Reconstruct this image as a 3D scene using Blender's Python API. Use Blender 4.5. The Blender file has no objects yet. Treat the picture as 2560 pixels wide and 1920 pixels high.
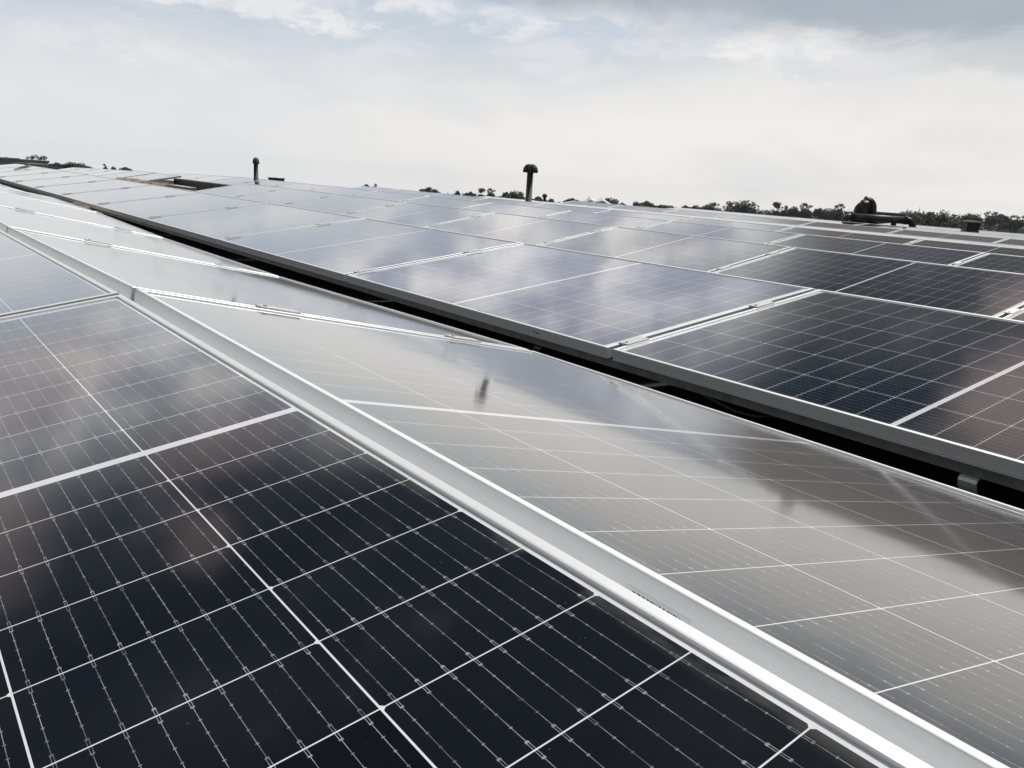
import bpy, bmesh, math, random
from mathutils import Vector, Matrix
sc = bpy.context.scene
R = math.radians
# ------------------------------------------------------------------ camera
CAM = Vector((1.765017, -0.391423, 0.262472))
MX = ((0.59837435, 0.79869772, 0.06348305), (-0.22353827, 0.09033362, 0.97050012), (0.76940157, -0.59491327, 0.23259283))
FPX = 2121.93
cd = bpy.data.cameras.new("Camera"); cam = bpy.data.objects.new("Camera", cd); sc.collection.objects.link(cam)
cd.sensor_width = 36; cd.lens = FPX / 2560 * 36; cd.clip_start = 0.02; cd.clip_end = 9000
rt, up, bk = [Vector(r).normalized() for r in MX]
cam.matrix_world = Matrix(((rt.x, up.x, bk.x, CAM.x), (rt.y, up.y, bk.y, CAM.y), (rt.z, up.z, bk.z, CAM.z), (0, 0, 0, 1)))
sc.camera = cam
sc.render.resolution_x = 1024; sc.render.resolution_y = 768
sc.render.engine = 'CYCLES'
sc.view_settings.view_transform = 'Standard'; sc.view_settings.look = 'None'
sc.view_settings.exposure = 0; sc.view_settings.gamma = 1

# ------------------------------------------------------------------ node maths
class E:
    nt = None
    def __init__(s, v): s.v = v
    @staticmethod
    def op(o, *a):
        n = E.nt.nodes.new('ShaderNodeMath'); n.operation = o
        for i, x in enumerate(a):
            x = x.v if isinstance(x, E) else x
            if isinstance(x, (int, float)): n.inputs[i].default_value = x
            else: E.nt.links.new(x, n.inputs[i])
        return E(n.outputs[0])
    def __add__(s, o): return E.op('ADD', s, o)
    __radd__ = __add__
    def __sub__(s, o): return E.op('SUBTRACT', s, o)
    def __rsub__(s, o): return E.op('SUBTRACT', o, s)
    def __mul__(s, o): return E.op('MULTIPLY', s, o)
    __rmul__ = __mul__
    def __truediv__(s, o): return E.op('DIVIDE', s, o)
def ab(x): return E.op('ABSOLUTE', x)
def mn(a, b): return E.op('MINIMUM', a, b)
def mx_(a, b): return E.op('MAXIMUM', a, b)
def lt(a, b): return E.op('LESS_THAN', a, b)
def gt(a, b): return E.op('GREATER_THAN', a, b)
def fl(a): return E.op('FLOOR', a)
def clamp01(a): return mn(mx_(a, 0.0), 1.0)
def smooth(x, a, b):
    n = E.nt.nodes.new('ShaderNodeMapRange'); n.interpolation_type = 'SMOOTHSTEP'
    n.inputs[1].default_value = a; n.inputs[2].default_value = b
    E.nt.links.new(x.v, n.inputs[0]); return E(n.outputs[0])
def comb(x, y, z):
    n = E.nt.nodes.new('ShaderNodeCombineXYZ')
    for i, q in enumerate((x, y, z)):
        q = q.v if isinstance(q, E) else q
        if isinstance(q, (int, float)): n.inputs[i].default_value = q
        else: E.nt.links.new(q, n.inputs[i])
    return n.outputs[0]
def noise(vec, scale=1.0, detail=4, rough=0.5, dist=0.0):
    n = E.nt.nodes.new('ShaderNodeTexNoise'); n.inputs['Scale'].default_value = scale
    n.inputs['Detail'].default_value = detail; n.inputs['Roughness'].default_value = rough
    n.inputs['Distortion'].default_value = dist
    if vec is not None: E.nt.links.new(vec, n.inputs['Vector'])
    return E(n.outputs[0])
def mixc(f, a, b):
    n = E.nt.nodes.new('ShaderNodeMix'); n.data_type = 'RGBA'
    f = f.v if isinstance(f, E) else f
    if isinstance(f, (int, float)): n.inputs[0].default_value = f
    else: E.nt.links.new(f, n.inputs[0])
    for i, c in ((6, a), (7, b)):
        if isinstance(c, tuple): n.inputs[i].default_value = (*c[:3], 1)
        else: E.nt.links.new(c, n.inputs[i])
    return n.outputs[2]

# ------------------------------------------------------------------ world: hazy sky with broken cloud
SUN_AZ, SUN_EL = R(-12), R(60)        # azimuth from +Y towards +X
world = bpy.data.worlds.new("World"); sc.world = world; world.use_nodes = True
nt = world.node_tree; nt.nodes.clear(); E.nt = nt
out = nt.nodes.new('ShaderNodeOutputWorld'); bg = nt.nodes.new('ShaderNodeBackground')
nt.links.new(bg.outputs[0], out.inputs[0])
sky = nt.nodes.new('ShaderNodeTexSky'); sky.sky_type = 'NISHITA'; sky.sun_disc = False
sky.sun_elevation = SUN_EL; sky.sun_rotation = SUN_AZ; sky.dust_density = 2.0
tc = nt.nodes.new('ShaderNodeTexCoord'); sp = nt.nodes.new('ShaderNodeSeparateXYZ')
nt.links.new(tc.outputs['Generated'], sp.inputs[0])
dx, dy, dz = E(sp.outputs[0]), E(sp.outputs[1]), E(sp.outputs[2])
az = E.op('ARCTAN2', dx, dy) * 57.2958
el = E.op('ARCSINE', mn(mx_(dz, -1.0), 1.0)) * 57.2958
vec = comb(az * 0.02 * 1.0, el * 0.055, 0.0)
n1 = noise(vec, 3.2, 6, 0.55, 0.3)        # broad cloud masses
n2 = noise(comb(az * 0.05, el * 0.11, 3.3), 3.0, 7, 0.62, 0.4)   # puffs
n3 = noise(comb(az * 0.012, el * 0.03, 9.1), 4.0, 3, 0.5)
n4 = noise(comb(az * 0.16, el * 0.30, 5.7), 3.0, 5, 0.6, 0.3)
wob = (n2 - 0.5) * 9.0 + (n4 - 0.5) * 3.5
wob1 = (n1 - 0.5) * 10.0
def blob(a0, e0, sa, se, k=1.0, w=1.0):
    a = (az - a0 + wob * 1.3 * w) / sa; e = (el - e0 + wob * 0.42 * w) / se
    return clamp01((1.0 - smooth(a * a + e * e, 0.15, 1.5)) * k)
# clear part of the sky
nsc = nt.nodes.new('ShaderNodeVectorMath'); nsc.operation = 'SCALE'; nsc.inputs['Scale'].default_value = 0.1
nt.links.new(sky.outputs[0], nsc.inputs[0])
clear = mixc(0.80, nsc.outputs[0], (0.61, 0.67, 0.745))
clear = mixc(smooth(az, -48, -34) * (1.0 - smooth(el, 8.5, 11.0)), clear, (0.77, 0.775, 0.775))
# white haze towards the horizon, warmer to the right
side = smooth(az, -80, -40)
hor = mixc(side, (0.79, 0.795, 0.81), (0.89, 0.87, 0.835))
col = mixc(smooth(el + (n1 - 0.5) * 4.0, 3.2, 9.5), hor, clear)
# thin veils
col = mixc(smooth(n1, 0.48, 0.68) * 0.55, col, (0.72, 0.73, 0.76))
# lit puffs
puffs = [(-37.5, 8.6, 3.6, 1.3, 1), (-32.0, 9.2, 3.0, 1.3, 1), (-45.5, 10.6, 5.5, 1.0, .8), (-68, 9.5, 3.6, 1.1, .75), (-64.5, 8.6, 2.2, .7, .8),
         (-60, 9.8, 2.6, .9, .7), (-73.5, 9.2, 2.5, .7, .7), (-54, 9.6, 3.0, 1.0, .7), (-78, 6.4, 5, 1.2, .35), (-73, 5.8, 4, .9, .35), (-50.5, 7.0, 4, .6, .3)]
for q in puffs: col = mixc(blob(*q) * (smooth(n4, .36, .60) * .65 + .35), col, (0.89, 0.875, 0.87))
col = mixc(blob(-34.5, 7.9, 3.6, .8, .5), col, (0.62, 0.65, 0.69))
col = mixc(blob(-29.8, 8.3, 3.2, .8, .45), col, (0.60, 0.62, 0.66))
# the dark bank above: its lower edge rises towards the left
edge = smooth(el - (9.9 + (az + 40) * -0.055) + wob * 0.36 + wob1 * 0.1, -1.0, 1.2) * smooth(az, -63, -56)
col = mixc(smooth(n2, 0.47, 0.64) * smooth(el, 3.5, 8.0) * .5, col, (0.82, 0.81, 0.825))
col = mixc(edge * 0.85, col, (0.38, 0.43, 0.485))
col = mixc(blob(-24.5, 8.4, 3.5, 1.0, .5, .7), col, (0.50, 0.54, 0.58))
col = mixc(smooth(el, 11.5, 13.5) * smooth(az, -42, -34), col, (0.24, 0.222, 0.215))
# higher sky: bright broken layer, then heavy grey cloud overhead with pinkish gaps
up1 = smooth(el + wob1 * 0.3, 12.0, 14.5) * (1.0 - smooth(az + wob * .5, -43, -34))
hi = mixc(smooth(n2, 0.42, 0.62), (0.50, 0.54, 0.64), (1.25, 1.22, 1.19))
col = mixc(up1, col, hi)
up2 = smooth(el + wob1 * 0.5 + wob * .3 - (26.5 - 5.5 * smooth(az + wob * .5, -46, -33) - 5.5 * (1.0 - smooth(az, -84, -68))), -5.0, 4.0)
heavy = mixc(smooth(n3, 0.40, 0.62), (0.035, 0.055, 0.085), (0.085, 0.105, 0.135))
heavy = mixc(smooth(n2, 0.56, 0.74) * 0.5, heavy, (0.42, 0.39, 0.43))
col = mixc(up2, col, heavy)
for q in [(-97, 22, 7, 4, .5), (-82.5, 28.0, 2.6, 1.9, .5), (-22.5, 27.5, 4.5, 4.0, .8), (-90, 15, 8, 3, .55), (-79, 23, 6, 2, .35)]:
    col = mixc(blob(*q, .6), col, (0.66, 0.54, 0.53))
# unseen back sky, made dark low down to dim frame sides; brighter straight up
back = smooth(dy * -1.0 + dx * 0.35, 0.15, 0.6)
col = mixc(mx_(back * 0.9, smooth(el, 50, 66)), col, mixc(smooth(el, 10, 50), (0.05, 0.052, 0.052), (0.38, 0.395, 0.40)))
# below the horizon (only ever seen past the far edge of the ground)
col = mixc(1.0 - smooth(el, -6.0, -3.0), col, (0.30, 0.32, 0.33))
nt.links.new(col, bg.inputs[0]); bg.inputs[1].default_value = 1.0

sl = bpy.data.lights.new("Sun", 'SUN'); sun = bpy.data.objects.new("Sun", sl); sc.collection.objects.link(sun)
sl.energy = 3.6; sl.angle = R(12); sl.color = (1.0, 0.96, 0.9)
sd = Vector((math.sin(SUN_AZ) * math.cos(SUN_EL), math.cos(SUN_AZ) * math.cos(SUN_EL), math.sin(SUN_EL)))
sun.rotation_euler = sd.to_track_quat('Z', 'Y').to_euler()

# ------------------------------------------------------------------ materials
def mat(name, col=(.5, .5, .5), rough=.6, metal=0.0, noise_amt=0.0, scale=8.0, col2=None, bump=0.0, spec=0.5, coord='Object', stretch=None):
    m = bpy.data.materials.new(name); m.use_nodes = True; t = m.node_tree; E.nt = t
    b = t.nodes['Principled BSDF']; b.inputs['Roughness'].default_value = rough; b.inputs['Metallic'].default_value = metal
    b.inputs['Specular IOR Level'].default_value = spec
    c = t.nodes.new('ShaderNodeTexCoord'); v = c.outputs[coord]
    if stretch:
        mp = t.nodes.new('ShaderNodeMapping'); mp.inputs['Scale'].default_value = stretch; t.links.new(v, mp.inputs[0]); v = mp.outputs[0]
    n = noise(v, scale, 6, 0.6)
    c2 = col2 if col2 else tuple(x * (1 - noise_amt) for x in col)
    t.links.new(mixc(smooth(n, .35, .65), col, c2), b.inputs['Base Color'])
    t.links.new((n * 0.25 + (rough - 0.12)).v, b.inputs['Roughness'])
    if bump:
        bp = t.nodes.new('ShaderNodeBump'); bp.inputs['Strength'].default_value = bump; bp.inputs['Distance'].default_value = 0.02
        t.links.new(n.v, bp.inputs['Height']); t.links.new(bp.outputs[0], b.inputs['Normal'])
    return m
M_ALU = mat('anodised aluminium', (.86, .88, .89), .44, .34, .06, 30, stretch=(1, 1, 60))
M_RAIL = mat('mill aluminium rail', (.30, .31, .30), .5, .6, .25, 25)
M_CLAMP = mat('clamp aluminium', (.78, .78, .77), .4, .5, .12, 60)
M_DARKBOLT = mat('dark steel', (.05, .05, .05), .5, .6, .2, 60)
M_ROOF = mat('roof bitumen', (.035, .034, .033), .85, 0, .4, 3, bump=.4)
M_TAN = mat('sandy rubble', (.34, .30, .24), .9, 0, 0, 6, (.20, .165, .125), bump=1)
M_PALE = mat('pale render', (.55, .53, .48), .85, 0, .25, 4, bump=.3)
M_BROWN = mat('brown weathered board', (.075, .062, .058), .8, 0, .4, 7)
M_PIPE = mat('black asbestos pipe', (.022, .026, .022), .65, 0, 0, 9, (.060, .068, .055), bump=.5)
M_DUCT = mat('rusty dark duct', (.016, .014, .013), .45, .2, 0, 7, (.045, .036, .028), bump=.3)
M_PIPE2 = mat('mossy grey pipe', (.05, .056, .052), .45, 0, 0, 6, (.10, .11, .10), bump=.4)
M_LABEL = mat('label paper', (.78, .81, .87), .5, 0, .05, 20)
M_INK = mat('label ink', (.03, .03, .035), .6)
M_INKB = mat('blue ink', (.03, .03, .13), .5)
M_BACK = mat('panel backsheet', (.6, .6, .6), .6)
M_CABLE = mat('black cable', (.015, .015, .015), .5)
M_LEAF = mat('dark foliage', (.045, .060, .050), .8, 0, 0, .6, (.075, .092, .070))
M_LEAF2 = mat('blue green foliage', (.045, .058, .058), .8, 0, 0, .5, (.075, .09, .084))
M_SHRUB = mat('olive shrub foliage', (.075, .08, .042), .7, 0, 0, 8, (.15, .145, .085))
M_BARK = mat('bark', (.05, .042, .034), .9)
M_GROUND = mat('dry scrub ground', (.060, .064, .054), .95, 0, 0, .02, (.11, .105, .088), coord='Object')
M_WALLG = mat('grey wall', (.24, .245, .25), .85, 0, .3, .4)
M_WALLD = mat('dark shed wall', (.075, .077, .085), .85, 0, .3, .4)
M_STONE = mat('limestone wall', (.26, .25, .22), .85, 0, .3, .4)
M_TENT = mat('tent canvas', (.72, .73, .76), .6, 0, .06, .3)
M_WIN = mat('dark opening', (.02, .022, .025), .3)

def glass_material():
    m = bpy.data.materials.new('solar laminate'); m.use_nodes = True; t = m.node_tree; E.nt = t
    b = t.nodes['Principled BSDF']
    c = t.nodes.new('ShaderNodeTexCoord'); s = t.nodes.new('ShaderNodeSeparateXYZ'); t.links.new(c.outputs['Object'], s.inputs[0])
    x, y = E(s.outputs[0]), E(s.outputs[1])
    P, CW, MG = .08397, .0829, .0072
    S, SW = .16704, .1656
    ax = ab(x) - MG
    k = fl(ax / P)
    fx = ax - k * P                       # along the half cell, from its inner edge
    inx = gt(ax, 0.0) * lt(k, 9.5) * lt(fx, CW)
    ys = y + 3 * S
    j = fl(ys / S)
    fy = ys - j * S - (S - SW) / 2
    iny = gt(fy, 0.0) * lt(fy, SW) * gt(j, -.5) * lt(j, 5.5)
    # pseudo square corners: on one long edge of every half cell, flipped on alternate strings
    par = E.op('MODULO', j + k + 20, 2.0)
    fxc = par * fx + (1 - par) * (CW - fx)
    cyd = mn(fy, SW - fy)
    cut = lt(fxc + cyd, .0022)
    cell = inx * iny * (1 - cut)
    # nine wires
    pw = SW / 9
    wq = fy / pw
    wd = ab(wq - fl(wq) - 0.5) * pw        # distance from the wire centre
    dgap = mn(fx, CW - fx)                  # distance to the end of the half cell
    loop = lt(dgap, .0068)
    rag = noise(comb(x * 900, y * 900, 0.0), 1.0, 1)
    wire1 = lt(wd, .00010 + rag * .00026) * (1 - loop)
    wire2 = lt(ab(wd - .0008), .00012 + rag * .0002) * loop
    padp = (fx - .0068) / .01374
    pf = ab(padp - fl(padp + 0.5)) * .01374
    pad = lt(pf, .0004) * lt(wd, .0010) * gt(dgap, .0060)
    pad2 = lt(ab(dgap - .0066), .0007) * lt(wd, .0013)
    wires = clamp01(wire1 + wire2 + pad + pad2) * cell
    ribbon = lt(ab(wd), .00035) * 0 
    # fine fingers
    fg = E.op('FRACT', fx / .00137)
    fing = lt(fg, .22) * cell
    # finger lines mixed into the cell tint
    oi = t.nodes.new('ShaderNodeObjectInfo')
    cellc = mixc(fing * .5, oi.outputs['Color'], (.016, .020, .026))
    big = noise(comb(x * 3.0, y * 3.0, E(oi.outputs['Random']) * 50), 1.0, 4)
    # per-cell tone differences
    wn = t.nodes.new('ShaderNodeTexWhiteNoise'); wn.noise_dimensions = '3D'
    t.links.new(comb(k + 31 * gt(x, 0.0), j, E(oi.outputs['Random']) * 37), wn.inputs['Vector'])
    dk = t.nodes.new('ShaderNodeMix'); dk.data_type = 'RGBA'; dk.blend_type = 'MULTIPLY'; dk.inputs[0].default_value = 1
    tone = E(wn.outputs[0]) * .7 + .65
    t.links.new(cellc, dk.inputs[6]); t.links.new(comb(tone, tone, tone), dk.inputs[7])
    base = mixc(cell, (.76, .77, .82), dk.outputs[2])
    gln = noise(comb(x * 60, y * 25, E(oi.outputs['Random']) * 70), 1.0, 3)
    base = mixc(wires * (smooth(gln, .36, .64) * .38 + .22), base, (.62, .64, .68))  # uneven glints painted into the wire colour
    # mid ribbon strip
    mid = lt(ab(ab(x) - .0028), .0004)
    base = mixc(mid * .6, base, (.40, .40, .43))
    # dust film and specks
    sv = noise(comb(x * 260, y * 260, E(oi.outputs['Random']) * 90), 1.0, 2)
    speck = smooth(sv, .765, .80)
    edged = mn(W / 2 - .011 - ab(y), L / 2 - .011 - ab(x))
    edn = noise(comb(x * 18, y * 40, E(oi.outputs['Random']) * 33), 1.0, 4)
    edirt = (1 - smooth(edged, .000, .022)) * smooth(edn, .42, .62) * .16
    dustf = clamp01(edirt + smooth(big, .35, .75) * .006 + .001 + speck * .3)
    base = mixc(dustf, base, (.48, .46, .43))
    t.links.new(base, b.inputs['Base Color'])
    t.links.new((wires * .12).v, b.inputs['Metallic'])
    b.inputs['Roughness'].default_value = .09
    b.inputs['Specular IOR Level'].default_value = 0.20; b.inputs['Specular Tint'].default_value = (1, .91, .78, 1)
    b.inputs['Coat Weight'].default_value = 1.0; b.inputs['Coat IOR'].default_value = 1.5
    t.links.new((big * .05 + .040).v, b.inputs['Coat Roughness'])
    b.inputs['Sheen Weight'].default_value = .02; b.inputs['Sheen Roughness'].default_value = .28
    # very gentle waviness of toughened, textured glass
    wv = noise(comb(x * 6, y * 6, E(oi.outputs['Random']) * 20), 1.0, 2)
    tex = noise(comb(x * 420, y * 420, 0.0), 1.0, 1)
    bp = t.nodes.new('ShaderNodeBump'); bp.inputs['Strength'].default_value = 1.0; bp.inputs['Distance'].default_value = 1.0
    t.links.new((wv * .00035 + tex * .0000025).v, bp.inputs['Height']); t.links.new(bp.outputs[0], b.inputs['Coat Normal'])
    return m
L, W = 1.755, 1.0338
M_GLASS = glass_material()

# ------------------------------------------------------------------ helpers
col_ = sc.collection
def mesh_obj(name, bm, m, parent=None, smooth_=False):
    me = bpy.data.meshes.new(name); bm.normal_update(); bm.to_mesh(me); bm.free()
    for mm in (m if isinstance(m, (list, tuple)) else [m]): me.materials.append(mm)
    if smooth_:
        for p in me.polygons: p.use_smooth = True
    o = bpy.data.objects.new(name, me); col_.objects.link(o)
    if parent: o.parent = parent
    return o
def tag(o, label, cat, group=None):
    o['label'] = label; o['category'] = cat
    if group: o['group'] = group
    return o
def thing(name, label, cat, loc=(0, 0, 0), rot=(0, 0, 0), group=None):
    o = bpy.data.objects.new(name, None); o.empty_display_size = .05; col_.objects.link(o)
    o.location = loc; o.rotation_euler = rot
    return tag(o, label, cat, group)
def box(bm, a, b):
    (x0, y0, z0), (x1, y1, z1) = a, b
    v = [bm.verts.new(p) for p in ((x0, y0, z0), (x1, y0, z0), (x1, y1, z0), (x0, y1, z0), (x0, y0, z1), (x1, y0, z1), (x1, y1, z1), (x0, y1, z1))]
    for f in ((0, 3, 2, 1), (4, 5, 6, 7), (0, 1, 5, 4), (1, 2, 6, 5), (2, 3, 7, 6), (3, 0, 4, 7)): bm.faces.new([v[i] for i in f])
def boxes(*ab_):
    bm = bmesh.new()
    for a, b in ab_: box(bm, a, b)
    return bm
def bevel(bm, w, seg=2):
    bmesh.ops.bevel(bm, geom=bm.edges[:], offset=w, segments=seg, affect='EDGES', profile=.6); return bm
def tube(bm, pts, rad, n=16, cap=True):
    pts = [Vector(p) for p in pts]
    rads = rad if isinstance(rad, (list, tuple)) else [rad] * len(pts)
    rings = []; ref = None
    for i, p in enumerate(pts):
        d = (pts[min(i + 1, len(pts) - 1)] - pts[max(i - 1, 0)]).normalized()
        if ref is None: ref = Vector((0, 0, 1)) if abs(d.z) < .9 else Vector((1, 0, 0))
        a = d.cross(ref).normalized(); b2 = a.cross(d).normalized(); ref = b2
        rings.append([bm.verts.new(p + (a * math.cos(2 * math.pi * k / n) + b2 * math.sin(2 * math.pi * k / n)) * rads[i]) for k in range(n)])
    for r0, r1 in zip(rings, rings[1:]):
        for k in range(n): bm.faces.new((r0[k], r1[k], r1[(k + 1) % n], r0[(k + 1) % n])[::-1])
    if cap: bm.faces.new(rings[0][::-1][::-1]); bm.faces.new(rings[-1][::-1])
    bmesh.ops.recalc_face_normals(bm, faces=bm.faces[:])
    return bm
def ray(px, py):
    c = Vector(((px - 1280) / FPX, -(py - 960) / FPX, -1))
    return rt * c.x + up * c.y + bk * c.z
def at(px, py, D):
    """world point seen at photo pixel (px, py) at horizontal distance D"""
    r = ray(px, py); return CAM + r * (D / math.hypot(r.x, r.y))
def proj(p):
    q = Vector(p) - CAM; z = -q.dot(bk)
    if z < .05: return None
    return 1280 + FPX * q.dot(rt) / z, 960 - FPX * q.dot(up) / z

# ------------------------------------------------------------------ roof and ground (the setting)
RX0, RX1, RY0, RY1 = -27.5, 7.0, -6.0, 21.0
ROOFZ = -0.335
wh = thing('warehouse', 'wide flat-roofed building whose dark roof carries all the solar panels', 'building', (0, 0, -8))
def prism(pts, z0, z1):
    bm = bmesh.new(); a = [bm.verts.new((x, y, z0)) for x, y in pts]; b = [bm.verts.new((x, y, z1)) for x, y in pts]; n = len(pts)
    bm.faces.new(a[::-1]); bm.faces.new(b)
    for i in range(n): bm.faces.new((a[i], a[(i + 1) % n], b[(i + 1) % n], b[i]))
    return bm
mesh_obj('roof', prism([(RX0, RY0), (RX1, RY0), (RX1, RY1), (-14, RY1), (RX0, 9)], ROOFZ + 7.7, ROOFZ + 8), M_ROOF, wh)
mesh_obj('wall', prism([(RX0 + .3, RY0 + .3), (RX1 - .3, RY0 + .3), (RX1 - .3, RY1 - .3), (-13.9, RY1 - .3), (RX0 + .3, 8.8)], 0, ROOFZ + 7.697), M_STONE, wh)
bm = bmesh.new()
rings = [0, 30, 80, 160, 250, 360, 500, 610]; NS = 72; prev = None
random.seed(4)
def gz(x, y):
    d = math.hypot(x, y); a = math.degrees(math.atan2(x, y))
    h = -8.0 - .024 * max(0, d - 60)
    w = max(0, 1 - abs(a + 22) / 42)
    h += min(1, w * 2) * (.0080 * max(0, d - 60))
    return h
for r in rings:
    if r == 0: cur = [bm.verts.new((0, 0, -8))]
    else:
        cur = []
        for k in range(NS):
            a = 2 * math.pi * k / NS; x, y = r * math.sin(a), r * math.cos(a); cur.append(bm.verts.new((x, y, gz(x, y))))
    if prev:
        for k in range(NS):
            if len(prev) == 1: bm.faces.new((prev[0], cur[(k + 1) % NS], cur[k]))
            else: bm.faces.new((prev[k], prev[(k + 1) % NS], cur[(k + 1) % NS], cur[k]))
    prev = cur
bmesh.ops.recalc_face_normals(bm, faces=bm.faces[:])
g = mesh_obj('ground', bm, M_GROUND, smooth_=True); g['kind'] = 'structure'

# ------------------------------------------------------------------ solar panel
L, W, LJ, HF = 1.755, 1.0338, 1.77952, .035
def frame_mesh():
    # profile in (inward distance, z); swept round the rectangle with mitred corners
    prof = [(0, -HF), (0, -.026), (.0006, -.0255), (.0006, -.0245), (0, -.024), (0, -.0015), (.0003, -.0007), (.0010, -.0001), (.002, 0), (.0085, 0),
            (.0102, -.0003), (.0110, -.0010), (.0112, -.0052), (.0030, -.0080), (.0020, -.0095), (.0020, -HF + .0015), (.022, -HF + .0015), (.022, -HF)]
    bm = bmesh.new(); loops = []
    for sx, sy in ((-1, -1), (1, -1), (1, 1), (-1, 1)):
        loops.append([bm.verts.new((sx * (L / 2 - d), sy * (W / 2 - d), z)) for d, z in prof])
    n = len(prof)
    for i in range(4):
        a, b = loops[i], loops[(i + 1) % 4]
        for k in range(n): bm.faces.new((a[k], a[(k + 1) % n], b[(k + 1) % n], b[k]))
    bmesh.ops.recalc_face_normals(bm, faces=bm.faces[:])
    return bm
def glass_mesh():
    bm = bmesh.new(); x, y = L / 2 - .0035, W / 2 - .0035
    box(bm, (-x, -y, -.0075), (x, y, -.0036)); return bm
PR = thing('solar_panel', '', 'solar panel'); 
fr = mesh_obj('frame', frame_mesh(), M_ALU, PR); gl = mesh_obj('glass', glass_mesh(), [M_GLASS], PR)
first = [True]
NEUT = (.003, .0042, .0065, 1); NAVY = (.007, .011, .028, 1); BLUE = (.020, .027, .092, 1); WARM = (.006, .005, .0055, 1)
def panel(c, tilt, yaw, label, group, tint):
    if first[0]: root, f_, g_ = PR, fr, gl; first[0] = False
    else:
        root = PR.copy(); col_.objects.link(root)
        f_ = fr.copy(); g_ = gl.copy()
        for o in (f_, g_): col_.objects.link(o); o.parent = root
    root.location = c; root.rotation_euler = (tilt, yaw, 0)
    root['label'] = label; root['category'] = 'solar panel'; root['group'] = group
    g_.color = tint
    return root
def droop(r, x): return 0 if r in 'ABC' else -.015 * max(0, -19 - x)
ZJ = {'A': [0, 0, 0, -.0021, -.0216, 0, 0, 0], 'B': [.0004, .0282, .0169, -.0148, -.0205, .00095, -.0112, -.0112], 'C': [0] * 8}
# row: (x of joint 0, y of low/near edge, z, tilt, direction, first index, last index)
ROWS = {
 'A': (0.0, 0.0, 0.0, .17546, -1, -3, 0),
 'B': (0.0, .02679, .009476, -.18985, 1, -9, 0),
 'C': (-.03136, 1.36877, -.20741, .15069, 1, -11, 1),
 'D': (-1.8018 + LJ, 3.74714, -.2580, .19177, 1, -15, 2),
 'E': (-3.33234 + 2 * LJ, 6.08524, -.25216, .17704, 1, -14, 2),
 'F': (-5.19685 + 3 * LJ, 8.57895, -.27732, .17247, 1, -10, 1),
 'G': (-6.70 + 4 * LJ, 10.935, -.205, .055, 1, -9, 0),
 'H': (-8.05 + 4 * LJ, 13.33, -.29, .150, 1, -8, -1),
 'I': (-10.1 + 5 * LJ, 15.66, -.215, .070, 1, -7, -1),
 'J': (-9.2 + 5 * LJ, 18.06, -.215, .070, 1, -5, -2),
}
WHERE = {'A': 'nearest row', 'B': 'row just across the ridge', 'C': 'first row past the black gap', 'D': 'second row past the black gap',
 'E': 'third row past the black gap', 'F': 'fourth row past the black gap', 'G': 'pale fifth row past the black gap', 'H': 'sixth row past the black gap',
 'I': 'pale seventh row past the black gap', 'J': 'farthest row by the roof edge'}
ORD = ['', 'second ', 'third ', 'fourth ', 'fifth ', 'sixth ', 'seventh ', 'eighth ', 'ninth ', 'tenth ', 'eleventh ', 'twelfth ', 'thirteenth ', 'fourteenth ', 'fifteenth ', 'sixteenth ', 'seventeenth ', 'eighteenth ', 'nineteenth ', 'twentieth ']
NEARLAB = {('A', 0): 'large near-black solar panel nearest the camera, filling the lower left corner', ('A', -1): 'bluish solar panel at the left edge, next behind the nearest panel',
 ('B', 0): 'large panel at lower right mirroring a pale band of sky and the vent pipe', ('B', -1): 'pale grey solar panel between the two white joints left of the mirrored vent pipe',
 ('C', 0): 'near-black panel with glittering wires at the right edge beyond the black gap', ('C', -1): 'purple-blue panel in the middle beyond the black gap, small label on its frame',
 ('C', -2): 'grey-blue solar panel with a bright cloud streak, left of the purple-blue panel'}
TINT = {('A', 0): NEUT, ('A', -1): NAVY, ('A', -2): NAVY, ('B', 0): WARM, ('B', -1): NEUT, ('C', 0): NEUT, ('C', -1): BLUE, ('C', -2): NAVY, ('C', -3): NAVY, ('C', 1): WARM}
SKIP = {('D', -8), ('D', -9)}
random.seed(11)
def rowpt(r, x, v):
    x0, y0, z0, t, sg, i0, i1 = ROWS[r]
    dz = droop(r, x)
    if r in ZJ:
        q = (x - x0) / LJ + 5; k = min(max(int(math.floor(q)), 0), 6); f = min(max(q - k, 0), 1)
        dz = ZJ[r][k] * (1 - f) + ZJ[r][k + 1] * f
    if sg < 0: return Vector((x, y0 - v * math.cos(t), z0 - v * math.sin(t) + dz))
    return Vector((x, y0 + v * math.cos(t), z0 + v * math.sin(t) + dz))
panels = {}
for r, (x0, y0, z0, t, sg, i0, i1) in ROWS.items():
    info = []
    for i in range(i0, i1 + 1):
        if (r, i) in SKIP: continue
        a = x0 + i * LJ
        c = rowpt(r, a + L / 2, W / 2)
        e0, e1 = rowpt(r, a, W / 2), rowpt(r, a + L, W / 2)
        yaw = -math.atan2(e1.z - e0.z, L)
        vis = False
        for uu in (0, .25, .5, .75, 1):
            for v in (.15, .5, 1.0):
                q = proj(rowpt(r, a + L * uu, v * W))
                if q and 0 <= q[0] <= 2560 and 0 <= q[1] <= 1920: vis = True
        info.append((i, c, yaw, vis))
    n = 0
    for i, c, yaw, vis in reversed(info):
        if (r, i) in NEARLAB: lab = NEARLAB[(r, i)]; n += vis
        elif vis:
            lab = ORD[n] + 'panel from the right, ' + WHERE[r]
            if n == 0: lab = 'rightmost solar panel of the ' + WHERE[r]
            n += 1
        else: lab = 'solar panel past the photo edge, ' + WHERE[r]
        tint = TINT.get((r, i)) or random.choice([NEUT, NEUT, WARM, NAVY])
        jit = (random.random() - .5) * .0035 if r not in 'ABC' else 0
        panels[(r, i)] = panel(c, t + jit, yaw + jit * .6, lab, 'solar panels on the roof', tint)
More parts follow.
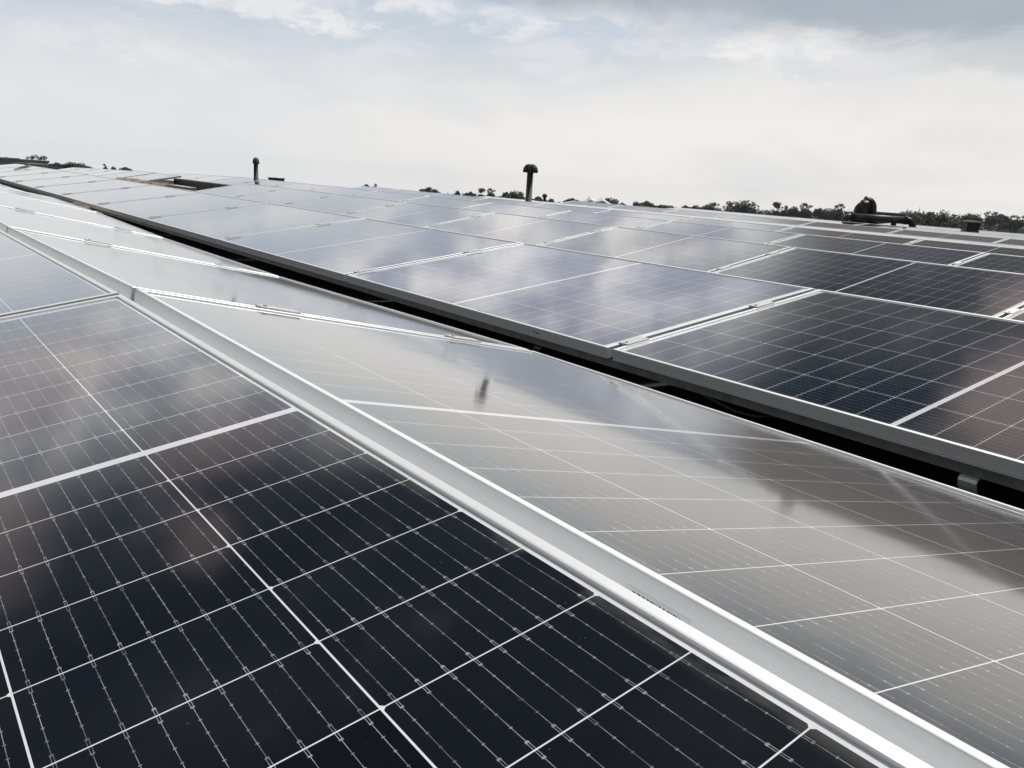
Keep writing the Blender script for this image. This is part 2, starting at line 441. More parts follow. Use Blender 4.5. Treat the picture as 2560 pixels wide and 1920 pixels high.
# rows behind each crest, sloping away (seen only from higher up)
for r in 'CDEF':
    x0, y0, z0, t, sg, i0, i1 = ROWS[r]
    for i in range(-6, i1 + 1):
        yb = y0 + W * math.cos(t) + .028; zb = z0 + W * math.sin(t) - .004
        c = Vector((x0 + i * LJ + L / 2, yb + W / 2 * math.cos(.175), zb - W / 2 * math.sin(.175)))
        panel(c, -.175, 0, 'hidden solar panel behind the crest, ' + WHERE[r], 'solar panels sloping away behind the crests', NEUT)

# marks on single panels ------------------------------------------------
def child_box(name, a, b, m, parent): return mesh_obj(name, boxes((a, b)), m, parent)
def barcode(parent, x0, x1, y, z0, z1, m, seed, face=-1):
    random.seed(seed); bm = bmesh.new(); x = x0
    while x < x1:
        w = random.choice([.0006, .0006, .0012, .0018]); box(bm, (x, y, z0), (min(x + w, x1), y + face * .0002, z1)); x += w + random.choice([.0007, .0007, .0013, .002])
    return mesh_obj('barcode', bm, m, parent)
# sticker on the side face of the panel just across the ridge
pb = panels[('B', 0)]; ys = -W / 2
lx = 1.377 - L / 2
lb = child_box('barcode_sticker', (lx, ys - .0004, -.031), (lx + .060, ys + .0002, -.0140), M_LABEL, pb)
barcode(lb, lx + .007, lx + .052, ys - .0004, -.028, -.0166, M_INK, 3)
# small rating label on the frame of the purple-blue panel
pc = panels[('C', -1)]; lx = -.425 - (-.03136 - LJ) - L / 2
lc = child_box('frame_label', (lx, ys - .0004, -.0235), (lx + .056, ys + .0002, -.0095), M_LABEL, pc)
bm = boxes(((lx + .008, ys - .0006, -.0185), (lx + .018, ys - .0004, -.0145)), ((lx + .022, ys - .0006, -.0195), (lx + .033, ys - .0004, -.015)), ((lx + .037, ys - .0006, -.0185), (lx + .046, ys - .0004, -.0150)))
mesh_obj('printed_marks', bm, M_INK, lc)
bm = bmesh.new(); random.seed(5); x = -.78 - (-.03136 - LJ) - L / 2
for k in range(9):
    box(bm, (x, ys + .014, -.0034), (x + .0055, ys + .014 + random.uniform(.003, .008), -.0032)); x += .0075
mesh_obj('serial_code', bm, M_INKB, pc)

# ------------------------------------------------------------------ clamps between panels
def clamp_mesh():
    bm = boxes(((-.021, -.045, .0006), (.021, .045, .0042)), ((-.0085, -.045, -.030), (.0085, .045, .0003)))
    return bm
CR = thing('mid_clamp', '', 'clamp'); cp = mesh_obj('clamp_plate', clamp_mesh(), M_CLAMP, CR)
bm = bmesh.new(); tube(bm, [(0, -.03, .0045), (0, -.03, .0075)], .005, 6); cb = mesh_obj('bolt', bm, M_CLAMP, CR)
cf = [True]
def clampat(r, x, v, label):
    if cf[0]: o = CR; cf[0] = False
    else:
        o = CR.copy(); col_.objects.link(o)
        for ch in (cp, cb): c2 = ch.copy(); col_.objects.link(c2); c2.parent = o
    t = ROWS[r][3]; o.location = rowpt(r, x, v); o.rotation_euler = (t, 0, 0)
    o['label'] = label; o['category'] = 'clamp'; o['group'] = 'clamps in the joints between the panels'
NUMW = ['first', 'second', 'third', 'fourth', 'fifth', 'sixth', 'seventh', 'eighth', 'ninth', 'tenth', 'eleventh', 'twelfth', 'thirteenth', 'fourteenth', 'fifteenth', 'sixteenth', 'seventeenth']
for r, vs in (('B', (.30, .80)), ('C', (.10, .715)), ('D', (.30, .80)), ('E', (.55,)), ('F', (.80,))):
    x0, y0, z0, t, sg, i0, i1 = ROWS[r]; n = 0
    for i in range(i1, i0, -1):
        x = x0 + i * LJ - (LJ - L) / 2
        if (r, i) in SKIP or (r, i - 1) in SKIP: continue
        q = proj(rowpt(r, x, .3))
        if not (q and -20 < q[0] < 2600 and 0 < q[1] < 1900): continue
        for v in vs:
            side = 'nearer' if v == vs[0] else 'farther'
            if len(vs) == 1: side = 'only'
            clampat(r, x, v, '%s clamp in the %s joint from the right, %s' % (side, NUMW[n], WHERE[r]))
        n += 1

# ------------------------------------------------------------------ mounting rail, brackets, cable in the black gap
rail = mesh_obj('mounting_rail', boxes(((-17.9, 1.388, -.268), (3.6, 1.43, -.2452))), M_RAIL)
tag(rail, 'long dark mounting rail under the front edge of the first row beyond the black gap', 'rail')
def bracket(x, label, m=M_RAIL):
    bm = bmesh.new(); pr = [(1.40, -.2685), (1.388, -.2695), (1.380, -.273), (1.377, -.280), (1.381, -.292), (1.39, -.305), (1.40, -.318), (1.40, ROOFZ)]
    w = .038; a = [[bm.verts.new((x + s * w / 2, y + dy_, z)) for y, z in pr] for s, dy_ in ((-1, 0), (1, 0))]
    b = [[bm.verts.new((x + s * w / 2, y + .004, z)) for y, z in pr] for s in (-1, 1)]
    for k in range(len(pr) - 1):
        bm.faces.new((a[0][k], a[0][k + 1], a[1][k + 1], a[1][k])); bm.faces.new((b[0][k], b[1][k], b[1][k + 1], b[0][k + 1]))
        bm.faces.new((a[0][k], b[0][k], b[0][k + 1], a[0][k + 1])); bm.faces.new((a[1][k], a[1][k + 1], b[1][k + 1], b[1][k]))
    bmesh.ops.recalc_face_normals(bm, faces=bm.faces[:])
    o = mesh_obj('bracket', bm, m); tag(o, label, 'bracket', 'brackets under the first row beyond the gap')
bracket(1.026, 'shiny bent metal bracket in the black gap near the right edge', M_CLAMP)
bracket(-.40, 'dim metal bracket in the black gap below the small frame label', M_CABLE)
bm = bmesh.new()
tube(bm, [(.30, 1.40, -.27), (.36, 1.392, -.278), (.42, 1.39, -.287), (.49, 1.392, -.285), (.53, 1.41, -.272)], .0045, 10)
tag(mesh_obj('cable', bm, M_CABLE, smooth_=True), 'black cable sagging in the gap below the near-black right panel', 'cable')
# rubble in the far left part of the gap
def rubble(name, c, sx, sy, h, n, m, seed, smin, smax):
    random.seed(seed); bm = bmesh.new()
    for k in range(n):
        x = c[0] + random.gauss(0, .4) * sx; y = c[1] + random.uniform(-.5, .5) * sy
        s = random.uniform(smin, smax); z = c[2] + max(0, h * (1 - abs(x - c[0]) / sx)) * random.random()
        mtx = Matrix.Translation((x, y, z)) @ Matrix.Rotation(random.random() * 6, 4, Vector((random.random(), random.random(), 1)).normalized()) @ Matrix.Diagonal((s * random.uniform(.7, 1.6), s, s * .7, 1))
        bmesh.ops.create_icosphere(bm, subdivisions=1, radius=1, matrix=mtx)
    for v in bm.verts: v.co += Vector([random.uniform(-1, 1) * smin * .25 for _ in range(3)])
    return mesh_obj(name, bm, m)
o = rubble('rubble', (-7.3, 1.22, -.30), 1.0, .22, .07, 200, M_TAN, 2, .015, .05); o['kind'] = 'stuff'
tag(o, 'sandy rubble lying in the far left end of the black gap', 'rubble')

# ------------------------------------------------------------------ the opening left in the second row
hx0, hx1 = -16.0, -12.55
op = thing('roof_opening', 'dark opening in the array with a sandy kerb, where panels are left out', 'roof opening', (-15, 4.2, ROOFZ))
mesh_obj('curb', boxes(((hx0 + .1 + 15, 3.74 - 4.2, .001), (hx1 - 1.0 + 15, 4.02 - 4.2, .125))), M_BROWN, op)
bm = bmesh.new(); random.seed(9); nx = 50
rowa = []
for k in range(nx + 1):
    x = hx0 - .8 + (hx1 - 1.4 - hx0 + .8) * k / nx
    rowa.append([bm.verts.new((x + 15, 3.74 - 4.2 + j * .055, .128 + random.uniform(0, .015) + (.03 if (k * 7) % 11 == 0 else 0))) for j in range(6)] )
for a, b in zip(rowa, rowa[1:]):
    for j in range(5): bm.faces.new((a[j], b[j], b[j + 1], a[j + 1]))
low = bmesh.ops.extrude_face_region(bm, geom=bm.faces[:]); 
for e in low['geom']:
    if isinstance(e, bmesh.types.BMVert): e.co.z = .126
bmesh.ops.recalc_face_normals(bm, faces=bm.faces[:])
mesh_obj('sand_cover', bm, M_TAN, op)
mesh_obj('pale_block', bevel(boxes(((hx1 - 1.15 + 15, 3.86 - 4.2, .001), (hx1 - .1 + 15, 4.02 - 4.2, .16))), .01), M_PALE, op)
mesh_obj('shade_block', boxes(((hx0 + 15, 4.60 - 4.2, .002), (hx1 + 15, 4.78 - 4.2, .215))), M_CABLE, op)  # added black box standing in for the shade at the opening's far side

# ------------------------------------------------------------------ vent pipes
def vent_pipe(name, base, H, r, label, yaw, group='vent pipes standing above the array'):
    o = thing(name, label, 'vent pipe', base, (0, 0, yaw), group)
    bm = bmesh.new(); tube(bm, [(0, 0, 0), (0, 0, .04), (0, 0, .041), (0, 0, H - r * 1.2)], [r * 1.25, r * 1.25, r, r], 20)
    mesh_obj('pipe', bm, M_PIPE, o, True)
    for s in (-1, 1):   # two hooded outlets, each a quarter bend that opens downwards
        bm = bmesh.new(); n = 10; prof = []
        cx = r * 1.05
        pts = []; rad = []
        for k in range(n + 1):
            a = math.pi * k / n
            pts.append((s * (cx - cx * math.cos(a)) * .98, 0, H - r * 1.35 + math.sin(a) * r * 1.1)); rad.append(r * (1.0 + .30 * k / n))
        pts.append((s * 2 * cx, 0, H - r * 1.75)); rad.append(r * 1.34)
        tube(bm, pts[1:], rad[1:], 18, cap=False)
        me = mesh_obj('hood', bm, M_PIPE, o, True)
        sol = me.modifiers.new('s', 'SOLIDIFY'); sol.thickness = r * .14; sol.offset = -1
    return o
D1 = 19.5
b1 = at(1321, 503, D1)
vent_pipe('vent_pipe', (b1.x, b1.y, ROOFZ), at(1325, 417, D1).z - ROOFZ, 7.6 * D1 / FPX, 'black vent pipe with two hooded outlets, the taller one in the middle of the skyline', R(-5))
D2 = 21.0; b2_ = at(640, 443, D2)
vent_pipe('vent_pipe', (b2_.x, b2_.y, ROOFZ), at(641, 399, D2).z - ROOFZ, 5.2 * D2 / FPX, 'small distant vent pipe with a hooded cap, on the skyline left of the taller pipe', R(-15))
# low flat vent beside it
a = at(691, 445, 21.5); hb = thing('roof_hatch', 'low flat dark hatch on the skyline right of the small vent pipe', 'hatch', (a.x, a.y, ROOFZ), (0, 0, R(30)))
mesh_obj('hatch_body', boxes(((-.13, -.13, 0), (.13, .13, a.z - ROOFZ - .025))), M_BROWN, hb)
mesh_obj('hatch_lid', boxes(((-.14, -.14, a.z - ROOFZ - .0249), (.14, .14, a.z - ROOFZ + .005))), M_PIPE, hb)
a = at(1362, 488, 21.5); hb = thing('roof_cowl', 'tiny dark mushroom cowl on the skyline just right of the tall vent pipe', 'cowl', (a.x, a.y, ROOFZ))
bm = bmesh.new(); tube(bm, [(0, 0, 0), (0, 0, a.z - ROOFZ - .03)], .035, 12); mesh_obj('stem', bm, M_PIPE, hb, True)
bm = bmesh.new(); tube(bm, [(0, 0, a.z - ROOFZ - .05), (0, 0, a.z - ROOFZ), (0, 0, a.z - ROOFZ + .035)], [.066, .062, .03], 14); mesh_obj('cap', bm, M_PIPE, hb, True)

a = at(82, 408, 20.5); hb = thing('roof_hatch', 'low dark hatch with a grey lid at the far left end of the array', 'hatch', (a.x, a.y, ROOFZ), (0, 0, R(50)))
mesh_obj('hatch_body', boxes(((-.05, -.12, 0), (.05, .12, a.z - ROOFZ - .025))), M_WIN, hb)
mesh_obj('hatch_lid', boxes(((-.15, -.45, a.z - ROOFZ - .0249), (.15, .3, a.z - ROOFZ))), M_RAIL, hb)

# ------------------------------------------------------------------ big ducts at the far right of the roof
DD = 22.0
sc_ = DD / FPX
a = at(2165, 560, DD); rr = ray(2165, 560); vx = Vector((rt.x, rt.y, 0)).normalized()
def onroof(px, py, D): p = at(px, py, D); return p
du = thing('duct', 'big dark gooseneck duct with two humped bends on the skyline at right', 'duct', (a.x, a.y, ROOFZ), (0, 0, math.atan2(vx.y, vx.x)))
z0 = ROOFZ
def local(px, py):
    p = at(px, py, DD); return (p - a).dot(vx), p.z - z0
def bend(name, pts, rad, yoff, flare=None):
    bm = bmesh.new(); P = []
    for k in range(len(pts)):
        x, z = local(*pts[k]); P.append((x, yoff[k], z))
    tube(bm, P, [q * sc_ for q in rad], 22); return mesh_obj(name, bm, M_DUCT, du, True)
def arc(cx, cy, ra, rb, a0, a1, n=12): return [(cx + ra * math.cos(R(a0 + (a1 - a0) * k / n)), cy - rb * math.sin(R(a0 + (a1 - a0) * k / n))) for k in range(n + 1)]
p1 = [(2179, 575)] + arc(2166, 520, 12, 14, 0, 95)
bend('right_bend', p1, [12.5] * len(p1), [0] * len(p1))
p2 = arc(2162, 527, 21, 14, 92, 172) + [(2137, 545), (2134, 560)]
bend('left_bend', p2, [11 + .35 * k for k in range(len(p2))], [-.16] * len(p2))
for nm, (px, py, rad, yo) in {'a': (2163, 508, 15.5, -.02), 'b': (2146, 514, 13.5, -.16)}.items():
    x, z = local(px, py); bm = bmesh.new(); tube(bm, [(x - .012, yo, z - .002), (x + .012, yo, z + .002)], rad * sc_, 22); mesh_obj('flange', bm, M_DUCT, du, True)
hp = thing('pipe', 'long horizontal dark pipe with bent-down ends, in front of the gooseneck duct', 'pipe', (a.x, a.y, ROOFZ), (0, 0, math.atan2(vx.y, vx.x)))
DP = 20.6; ap = at(2190, 545, DP)
def loc2(px, py): p = at(px, py, DP); return Vector(((p - a).dot(vx), (p - a).dot(Vector((-vx.y, vx.x, 0))), p.z - z0))
s2 = DP / FPX
bm = bmesh.new(); tube(bm, [loc2(2131, 541), loc2(2262, 550)], 7.2 * s2, 20); mesh_obj('straight_pipe', bm, M_PIPE2, hp, True)
bm = bmesh.new(); tube(bm, [loc2(2130, 541), loc2(2120, 542), loc2(2112, 547), loc2(2108, 556), loc2(2107, 575)], 7.0 * s2, 18); mesh_obj('elbow', bm, M_PIPE2, hp, True)
bm = bmesh.new(); tube(bm, [loc2(2263, 550), loc2(2272, 551), loc2(2279, 557), loc2(2281, 566), loc2(2281, 580)], 7.4 * s2, 18); mesh_obj('elbow', bm, M_DUCT, hp, True)
for px, py in ((2130, 541), (2263, 550)):
    p = loc2(px, py); bm = bmesh.new(); tube(bm, [p - Vector((.02, 0, 0)), p + Vector((.02, 0, 0))], 10 * s2, 18); mesh_obj('flange', bm, M_DUCT, hp, True)
for px in (2170, 2235):
    p = loc2(px, 552); mesh_obj('support', boxes(((p.x - .05, p.y - .03, 0), (p.x + .05, p.y + .03, p.z))), M_DUCT, hp)
# planter-like cabinet and shrub
a3 = at(2427, 562, 21.5); cbn = thing('cabinet', 'small square brown vent housing with a pale cap, right of the shrub', 'vent housing', (a3.x, a3.y, ROOFZ), (0, 0, math.atan2(vx.y, vx.x)))
q = 21.5 / FPX; zt = at(2427, 556, 21.5).z - ROOFZ
mesh_obj('housing', boxes(((-9 * q, -.11, 0), (9 * q, .11, zt))), M_BROWN, cbn)
mesh_obj('cap', bevel(boxes(((-12 * q, -.14, zt + .002), (12 * q, .14, zt + 3.5 * q))), .008), M_PALE, cbn)
for s in (-1, 1): mesh_obj('post', boxes(((s * 12 * q - .02, -.12, 0), (s * 12 * q + .02, .12, zt - .004))), M_DUCT, cbn)

# ------------------------------------------------------------------ foliage
def leaf_cloud(bm, lobes, n, size, rnd):
    for k in range(n):
        cx, cy, cz, rx, ry, rz = rnd.choices(lobes, weights=[l[3] * l[5] for l in lobes])[0]
        while True:
            u, v, w = rnd.uniform(-1, 1), rnd.uniform(-1, 1), rnd.uniform(-1, 1); d = u * u + v * v + w * w
            if .12 < d < 1: break
        p = Vector((cx + u * rx, cy + v * ry, cz + w * rz)); s = size * rnd.uniform(.6, 1.4)
        nrm = Vector((u + rnd.uniform(-.7, .7), v + rnd.uniform(-.7, .7), w + rnd.uniform(-.4, .8))).normalized()
        a_ = nrm.orthogonal().normalized(); a_.rotate(Matrix.Rotation(rnd.random() * 6.28, 3, nrm)); b_ = nrm.cross(a_)
        vs = [bm.verts.new(p + a_ * s), bm.verts.new(p + b_ * s * .6), bm.verts.new(p - a_ * s), bm.verts.new(p - b_ * s * .6)]
        bm.faces.new(vs)
def crown_mesh(kind, seed):
    """unit crown: width 1, height 1, base at z=0"""
    rnd = random.Random(seed); bm = bmesh.new(); lobes = []
    if kind == 'round':
        lobes.append((0, 0, .46, .40, .40, .44))
        for k in range(8): t = rnd.random() * 6.28; lobes.append((math.cos(t) * .3, math.sin(t) * .3, rnd.uniform(.3, .74), .19, .19, .2))
        leaf_cloud(bm, lobes, 2200, .04, rnd)
    elif kind == 'ragged':
        for k in range(9): t = rnd.random() * 6.28; q_ = rnd.uniform(.1, .38); lobes.append((math.cos(t) * q_, math.sin(t) * q_, rnd.uniform(.25, .86), rnd.uniform(.10, .2), .15, rnd.uniform(.08, .15)))
        leaf_cloud(bm, lobes + [(0, 0, .3, .38, .35, .34)] * 3, 2200, .036, rnd)
    elif kind == 'umbrella':
        for k in range(9): t = rnd.random() * 6.28; q_ = rnd.uniform(.0, .36); lobes.append((math.cos(t) * q_, math.sin(t) * q_, rnd.uniform(.62, .84), .18, .18, .13))
        leaf_cloud(bm, lobes + [(0, 0, .2, .42, .3, .26)] * 3, 2000, .036, rnd)
    elif kind == 'cone':
        for k in range(9): z = k / 9; lobes.append((0, 0, z * .9 + .06, .42 * (1 - z) + .06, .42 * (1 - z) + .06, .1))
        leaf_cloud(bm, lobes, 900, .035, rnd)
    elif kind == 'mound':
        for k in range(18): t = rnd.uniform(-.42, .42); lobes.append((t, rnd.uniform(-.2, .2), max(.12, .80 * math.sqrt(max(0, 1 - (t / .47) ** 2)) - .1) * rnd.uniform(.75, 1), .12, .16, .15))
        lobes.append((0, 0, .25, .48, .3, .28))
        leaf_cloud(bm, lobes + [(0, 0, .2, .5, .35, .22)], 2400, .04, rnd)
    me = bpy.data.meshes.new('crown'); bm.to_mesh(me); bm.free(); return me
CROWNS = {k: [crown_mesh(k, s * 7 + i) for s in range(2)] for i, k in enumerate(('round', 'ragged', 'umbrella', 'cone', 'mound'))}
tb = bmesh.new(); tube(tb, [(0, 0, 0), (.02, 0, .35), (-.02, .01, .7), (0, 0, 1)], [.05, .038, .026, .012], 7)
for s, e in (((0, 0, .55), (.25, .05, .95)), ((0, 0, .5), (-.24, -.1, .9)), ((0, 0, .62), (.02, .25, .98))): tube(tb, [s, e], [.02, .006], 5)
TRUNK = bpy.data.meshes.new('trunk'); tb.to_mesh(TRUNK); tb.free(); TRUNK.materials.append(M_BARK)
for ms in CROWNS.values():
    for me in ms: me.materials.append(M_LEAF)
tn = [0]
EDGE = [(0, 405), (130, 411), (300, 420), (640, 441), (1000, 473), (1320, 492), (1500, 510), (1700, 518), (1900, 531), (2100, 546), (2400, 571), (2560, 578)]
def edge_y(px):
    for (x0, y0), (x1, y1) in zip(EDGE, EDGE[1:]):
        if x0 <= px <= x1: return y0 + (y1 - y0) * (px - x0) / (x1 - x0)
    return 578
def tree(px, ytop, wpx, D, kind, label, ch=None, m=None, group='trees on the skyline'):
    tn[0] += 1; p = at(px, ytop, D); gz_ = gz(p.x, p.y); Ht = p.z - gz_; w = wpx * 1.22 * D / FPX
    o = thing('tree', label, 'tree', (p.x, p.y, gz_), (0, 0, tn[0] * 1.7), group)
    low_ = edge_y(px) + (10 if kind == 'mound' else 10) if px < 1760 else max(ytop + wpx * (ch or .85), 535 + (px - 1760) * .02)
    chh = min(Ht * .95, (low_ - ytop) * D / FPX / (1 if kind == 'mound' else .85))
    if kind == 'cone': chh = Ht * .9
    c = bpy.data.objects.new('crown', CROWNS[kind][tn[0] % 2]); col_.objects.link(c); c.parent = o
    c.scale = (w, w, chh); c.location = (0, 0, Ht - chh)
    if m: c.material_slots[0].link = 'OBJECT'; c.material_slots[0].material = m
    t_ = bpy.data.objects.new('trunk', TRUNK); col_.objects.link(t_); t_.parent = o; t_.scale = (w * .8, w * .8, Ht - chh * .35)
    return o
T = [ # px, ytop, width, distance, kind, label, crown aspect
 (18, 386, 44, 210, 'mound', 'dark mounded tree behind the grey wall at the far left end of the skyline', .6),
 (96, 383, 44, 190, 'ragged', 'leafy tree with an uneven crown right of the grey wall at far left', .95),
 (140, 402, 40, 200, 'mound', 'low pale hedge-like tree between the two larger trees at far left', .4),
 (190, 400, 56, 200, 'mound', 'dark rounded tree mass at far left, just above the panels', .5),
 (263, 406, 14, 220, 'ragged', 'tiny spindly tree on the skyline, left one of the three specks', 1.2),
 (283, 413, 12, 220, 'round', 'tiny round tree on the skyline, middle one of the three specks', 1),
 (313, 414, 28, 220, 'mound', 'tiny low dark tree on the skyline, right one of the three specks', .5),
 (916, 456, 20, 230, 'mound', 'small dark domed tree on the skyline between the two vent pipes', .7),
 (937, 456, 15, 230, 'ragged', 'small ragged tree right beside the small domed one', 1),
 (1075, 463, 46, 240, 'mound', 'low spreading tree on the skyline left of the umbrella-shaped tree', .5),
 (1144, 473, 14, 240, 'round', 'tiny round bush on the skyline between low spreading trees', .8),
 (1175, 475, 30, 240, 'mound', 'low bush at the left foot of the umbrella-shaped tree', .5),
 (1203, 466, 24, 220, 'umbrella', 'umbrella-shaped tree on the skyline left of the tall vent pipe', 1.5),
 (1229, 467, 26, 220, 'ragged', 'pointed ragged tree right of the umbrella-shaped tree', 1.1),
 (1268, 475, 26, 220, 'mound', 'flat-topped dark tree left of the tall vent pipe', .8),
 (1292, 472, 32, 215, 'round', 'rounded dark tree touching the left side of the tall vent pipe', .9),
 (1345, 487, 22, 220, 'mound', 'low dark bush just right of the tall vent pipe', .6),
 (1380, 493, 18, 230, 'mound', 'tiny low bush right of the mushroom cowl', .4),
 (1433, 491, 40, 200, 'mound', 'dark dome-shaped tree left of the white tent', .6),
 (1475, 497, 22, 190, 'mound', 'dark shrub in front of the white tent, left', .6),
 (1497, 497, 20, 190, 'mound', 'dark shrub in front of the white tent, middle', .6),
 (1527, 489, 42, 200, 'round', 'dark tree right of the white tent', .8),
 (1557, 502, 18, 210, 'mound', 'small shrub trailing off right of the tent tree', .5),
 (1591, 499, 18, 220, 'round', 'small squarish dark tree left of the smooth round one', .9),
 (1617, 497, 40, 220, 'mound', 'smooth rounded dark tree right of the small squarish one', .7),
 (1665, 508, 60, 230, 'mound', 'long low dark hedge on the skyline', .3),
 (1715, 509, 22, 240, 'mound', 'small dark bush right of the long low hedge', .5),
 (1741, 508, 28, 240, 'mound', 'small dark domed bush left of the tree group', .6),
 (1790, 501, 50, 230, 'ragged', 'irregular dark tree at the left end of the large tree group', .8),
 (1772, 506, 30, 230, 'round', 'small tree at the left foot of the large tree group', .8),
 (1868, 492, 78, 220, 'round', 'largest dark bushy tree of the group on the right skyline', .75),
 (1838, 499, 50, 222, 'ragged', 'medium dark tree joined to the left of the largest bushy tree', .8),
 (1946, 499, 28, 215, 'umbrella', 'slender tree with a tufted crown right of the largest bushy tree', 1.2),
 (1964, 510, 18, 215, 'ragged', 'small sparse tree right of the slender tufted one', 1),
 (1987, 511, 26, 235, 'round', 'small rounded tree between the tufted and the broken-topped trees', .8),
 (2018, 503, 36, 215, 'ragged', 'broken-topped tree left of the gooseneck duct', .9),
 (2053, 515, 34, 240, 'mound', 'low dark tree in the treeline before the duct', .6),
 (2100, 504, 30, 215, 'ragged', 'leaning ragged tree next to the left side of the gooseneck duct', 1),
 (2075, 516, 40, 240, 'round', 'round dark tree in front of the leaning ragged one', .7),
 (2270, 516, 12, 240, 'cone', 'small blunt cypress at the left end of the right-hand wood', 2),
 (2300, 514, 12, 240, 'cone', 'thin pointed cypress in the right-hand wood', 2.4),
 (2281, 521, 50, 240, 'round', 'broad dark tree under the cypresses', .7),
 (2325, 522, 50, 240, 'mound', 'dark rounded tree right of the thin cypress', .7),
 (2435, 527, 40, 240, 'mound', 'dark tree right behind the olive shrub', .7),
 (2453, 527, 10, 230, 'cone', 'tiny pointed cypress right of the olive shrub', 2.5),
 (2484, 525, 30, 230, 'ragged', 'ragged tree with a crooked top near the right edge', .9),
 (2503, 530, 36, 235, 'mound', 'spreading dark tree near the right edge', .6),
 (2545, 535, 40, 240, 'ragged', 'spiky low tree at the right edge', .6),
]
for (px, yt, w, D, kind, lab, ch) in T: tree(px, yt, w, D, kind, lab, ch, M_LEAF2 if tn[0] % 3 == 1 else None)
# the wooded slope behind, one mass
rnd = random.Random(21); bm = bmesh.new()
for k in range(930):
    px = rnd.uniform(1480, 2760) if k < 620 else (rnd.uniform(1020, 1760) if k < 860 else rnd.uniform(-60, 225)); D = rnd.uniform(240, 560); h = rnd.uniform(4.0, 8.5)
    p = at(px, 560, D); z = gz(p.x, p.y)
    tl = [(-100, 393), (60, 399), (120, 403), (230, 411), (1000, 474), (1100, 479), (1180, 481), (1340, 491), (1400, 503), (1480, 514), (1560, 514), (1750, 518), (1800, 519), (2000, 521), (2150, 522), (2180, 534), (2255, 534), (2275, 526), (2400, 532), (2560, 548), (2800, 560)]
    for (q0, w0), (q1, w1) in zip(tl, tl[1:]):
        if q0 <= px <= q1: ty = w0 + (w1 - w0) * (px - q0) / (q1 - q0)
    top = at(px, ty + abs(rnd.gauss(0, 5)), D).z
    h = max(2.5, min(top - z, 14))
    w = rnd.uniform(3.0, 6.5)
    leaf_cloud(bm, [(p.x, p.y, z + h * .5, w, w, h * .5), (p.x + rnd.uniform(-w, w), p.y, z + h * .4, w * .7, w * .7, h * .42)], 110, .6, rnd)
o = mesh_obj('woodland', bm, M_LEAF2); o['kind'] = 'stuff'; tag(o, 'dark wooded scrubby slope behind the roof on the right', 'woodland')
# shrub on the roof edge
ps = at(2368, 540, 24.5); so = thing('shrub', 'olive green shrub rising behind the roof edge right of the horizontal pipe', 'shrub', (ps.x, ps.y, ROOFZ - .8))
rnd = random.Random(3); bm = bmesh.new(); lob = []
hs = at(2368, 526, 24.5).z - (ROOFZ - .8)
for k in range(16): t = rnd.uniform(-.52, .52); lob.append((t, rnd.uniform(-.25, .25), hs * .62 + (hs * .36 - abs(t) * .55) * rnd.uniform(.1, 1), .15, .15, .13))
lob.append((0, 0, hs * .5, .5, .3, .38))
leaf_cloud(bm, lob, 2600, .022, rnd); fo = mesh_obj('foliage', bm, M_SHRUB, so); fo.rotation_euler = (0, 0, math.atan2(vx.y, vx.x))
bm = bmesh.new()
for k in range(6): tube(bm, [(k * .05 - .12, 0, 0), (k * .16 - .4, .05, hs * .8)], [.02, .006], 6)
mesh_obj('stem', bm, M_BARK, so)

# ------------------------------------------------------------------ far buildings and tent
def building(name, px0, px1, ytop, D, depth, m, label, parapet=True, wins=0):
    p0, p1 = at(px0, ytop, D), at(px1, ytop, D); zb = gz(p0.x, p0.y) - .5; w = (Vector((p1.x - p0.x, p1.y - p0.y, 0))).length
    o = thing(name, label, 'building', (p0.x, p0.y, zb), (0, 0, math.atan2(p1.y - p0.y, p1.x - p0.x)))
    H = p0.z - zb
    mesh_obj('wall', boxes(((0, 0, 0), (w, depth, H - .3))), m, o)
    mesh_obj('roof', boxes(((-.2, -.2, H - .299), (w + .2, depth + .2, H))), m, o)
    for k in range(wins):
        x = w * (k + .5) / wins; mesh_obj('window', boxes(((x - .5, -.03, H - 2.4), (x + .5, .05, H - 1.2))), M_WIN, o)
    return o
building('long_wall_building', -60, 46, 390, 170, 8, M_WALLG, 'grey flat-topped building at the far left of the skyline', wins=5)
building('low_wall_building', 47, 120, 398, 172, 6, M_WALLG, 'low grey building just right of the taller one at far left', wins=2)
building('flat_roof_building', 2180, 2262, 529, 200, 10, M_WALLD, 'dark flat-roofed building between the gooseneck duct and the wood', wins=4)
building('farm_building', 2507, 2530, 549, 260, 8, M_STONE, 'small pale stone building among the trees near the right edge', wins=2)
building('stone_building', 2536, 2549, 553, 250, 6, M_STONE, 'tiny pale building lower right of the small stone building', wins=1)
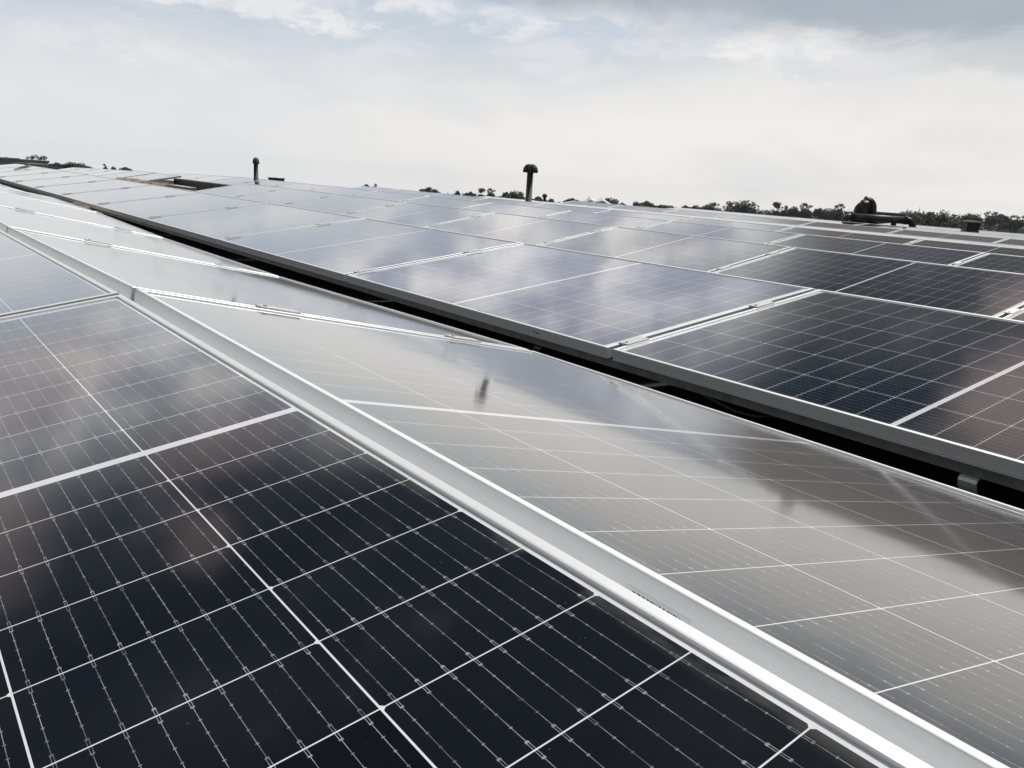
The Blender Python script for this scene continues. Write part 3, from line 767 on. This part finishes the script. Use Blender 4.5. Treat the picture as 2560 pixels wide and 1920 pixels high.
# stretch tent
Dt = 190; pt = at(1492, 500, Dt); tw = 84 * Dt / FPX
tt = thing('stretch_tent', 'white stretch tent with two peaks on the skyline', 'tent', (pt.x, pt.y, pt.z - 3.5), (0, 0, math.atan2(rt.y, rt.x)))
bm = bmesh.new(); n = 26; m_ = 10; G = []
for i in range(n + 1):
    u = i / n; row = []
    for j in range(m_ + 1):
        v = j / m_
        hgt = 0.0
        tp = [(0, .12), (.10, .28), (.22, .62), (.29, 1.0), (.36, .80), (.47, .66), (.58, .78), (.65, .96), (.72, .66), (.84, .36), (1, .1)]
        for (a0, h0), (a1, h1) in zip(tp, tp[1:]):
            if a0 <= u <= a1: hgt = h0 + (h1 - h0) * (u - a0) / (a1 - a0)
        hgt = hgt * (1 - (abs(v - .5) * 1.6) ** 2 * .8)
        row.append(bm.verts.new(((u - .5) * tw, (v - .5) * 6, 2.5 + hgt * 21 * Dt / FPX)))
    G.append(row)
for i in range(n):
    for j in range(m_): bm.faces.new((G[i][j], G[i + 1][j], G[i + 1][j + 1], G[i][j + 1]))
cv = mesh_obj('canopy', bm, M_TENT, tt, True); so_ = cv.modifiers.new('s', 'SOLIDIFY'); so_.thickness = .05
for x in (-.21, .15):
    bm = bmesh.new(); tube(bm, [(x * tw, 0, -6), (x * tw, 0, 2.4 + 19 * Dt / FPX)], .08, 8); mesh_obj('pole', bm, M_WALLG, tt)

hm = bpy.data.materials.new('haze'); hm.use_nodes = True; ht = hm.node_tree; ht.nodes.clear()
ho = ht.nodes.new('ShaderNodeOutputMaterial'); pv = ht.nodes.new('ShaderNodeVolumePrincipled')
pv.inputs['Color'].default_value = (.80, .86, .92, 1); pv.inputs['Density'].default_value = .00020; pv.inputs['Anisotropy'].default_value = .2
ht.links.new(pv.outputs[0], ho.inputs['Volume'])
hz = mesh_obj('haze', boxes(((-622, -622, -24), (622, 622, 5))), hm); hz['kind'] = 'stuff'; tag(hz, 'thin pale haze over the far treeline and slopes', 'haze')
bpy.context.view_layer.update()
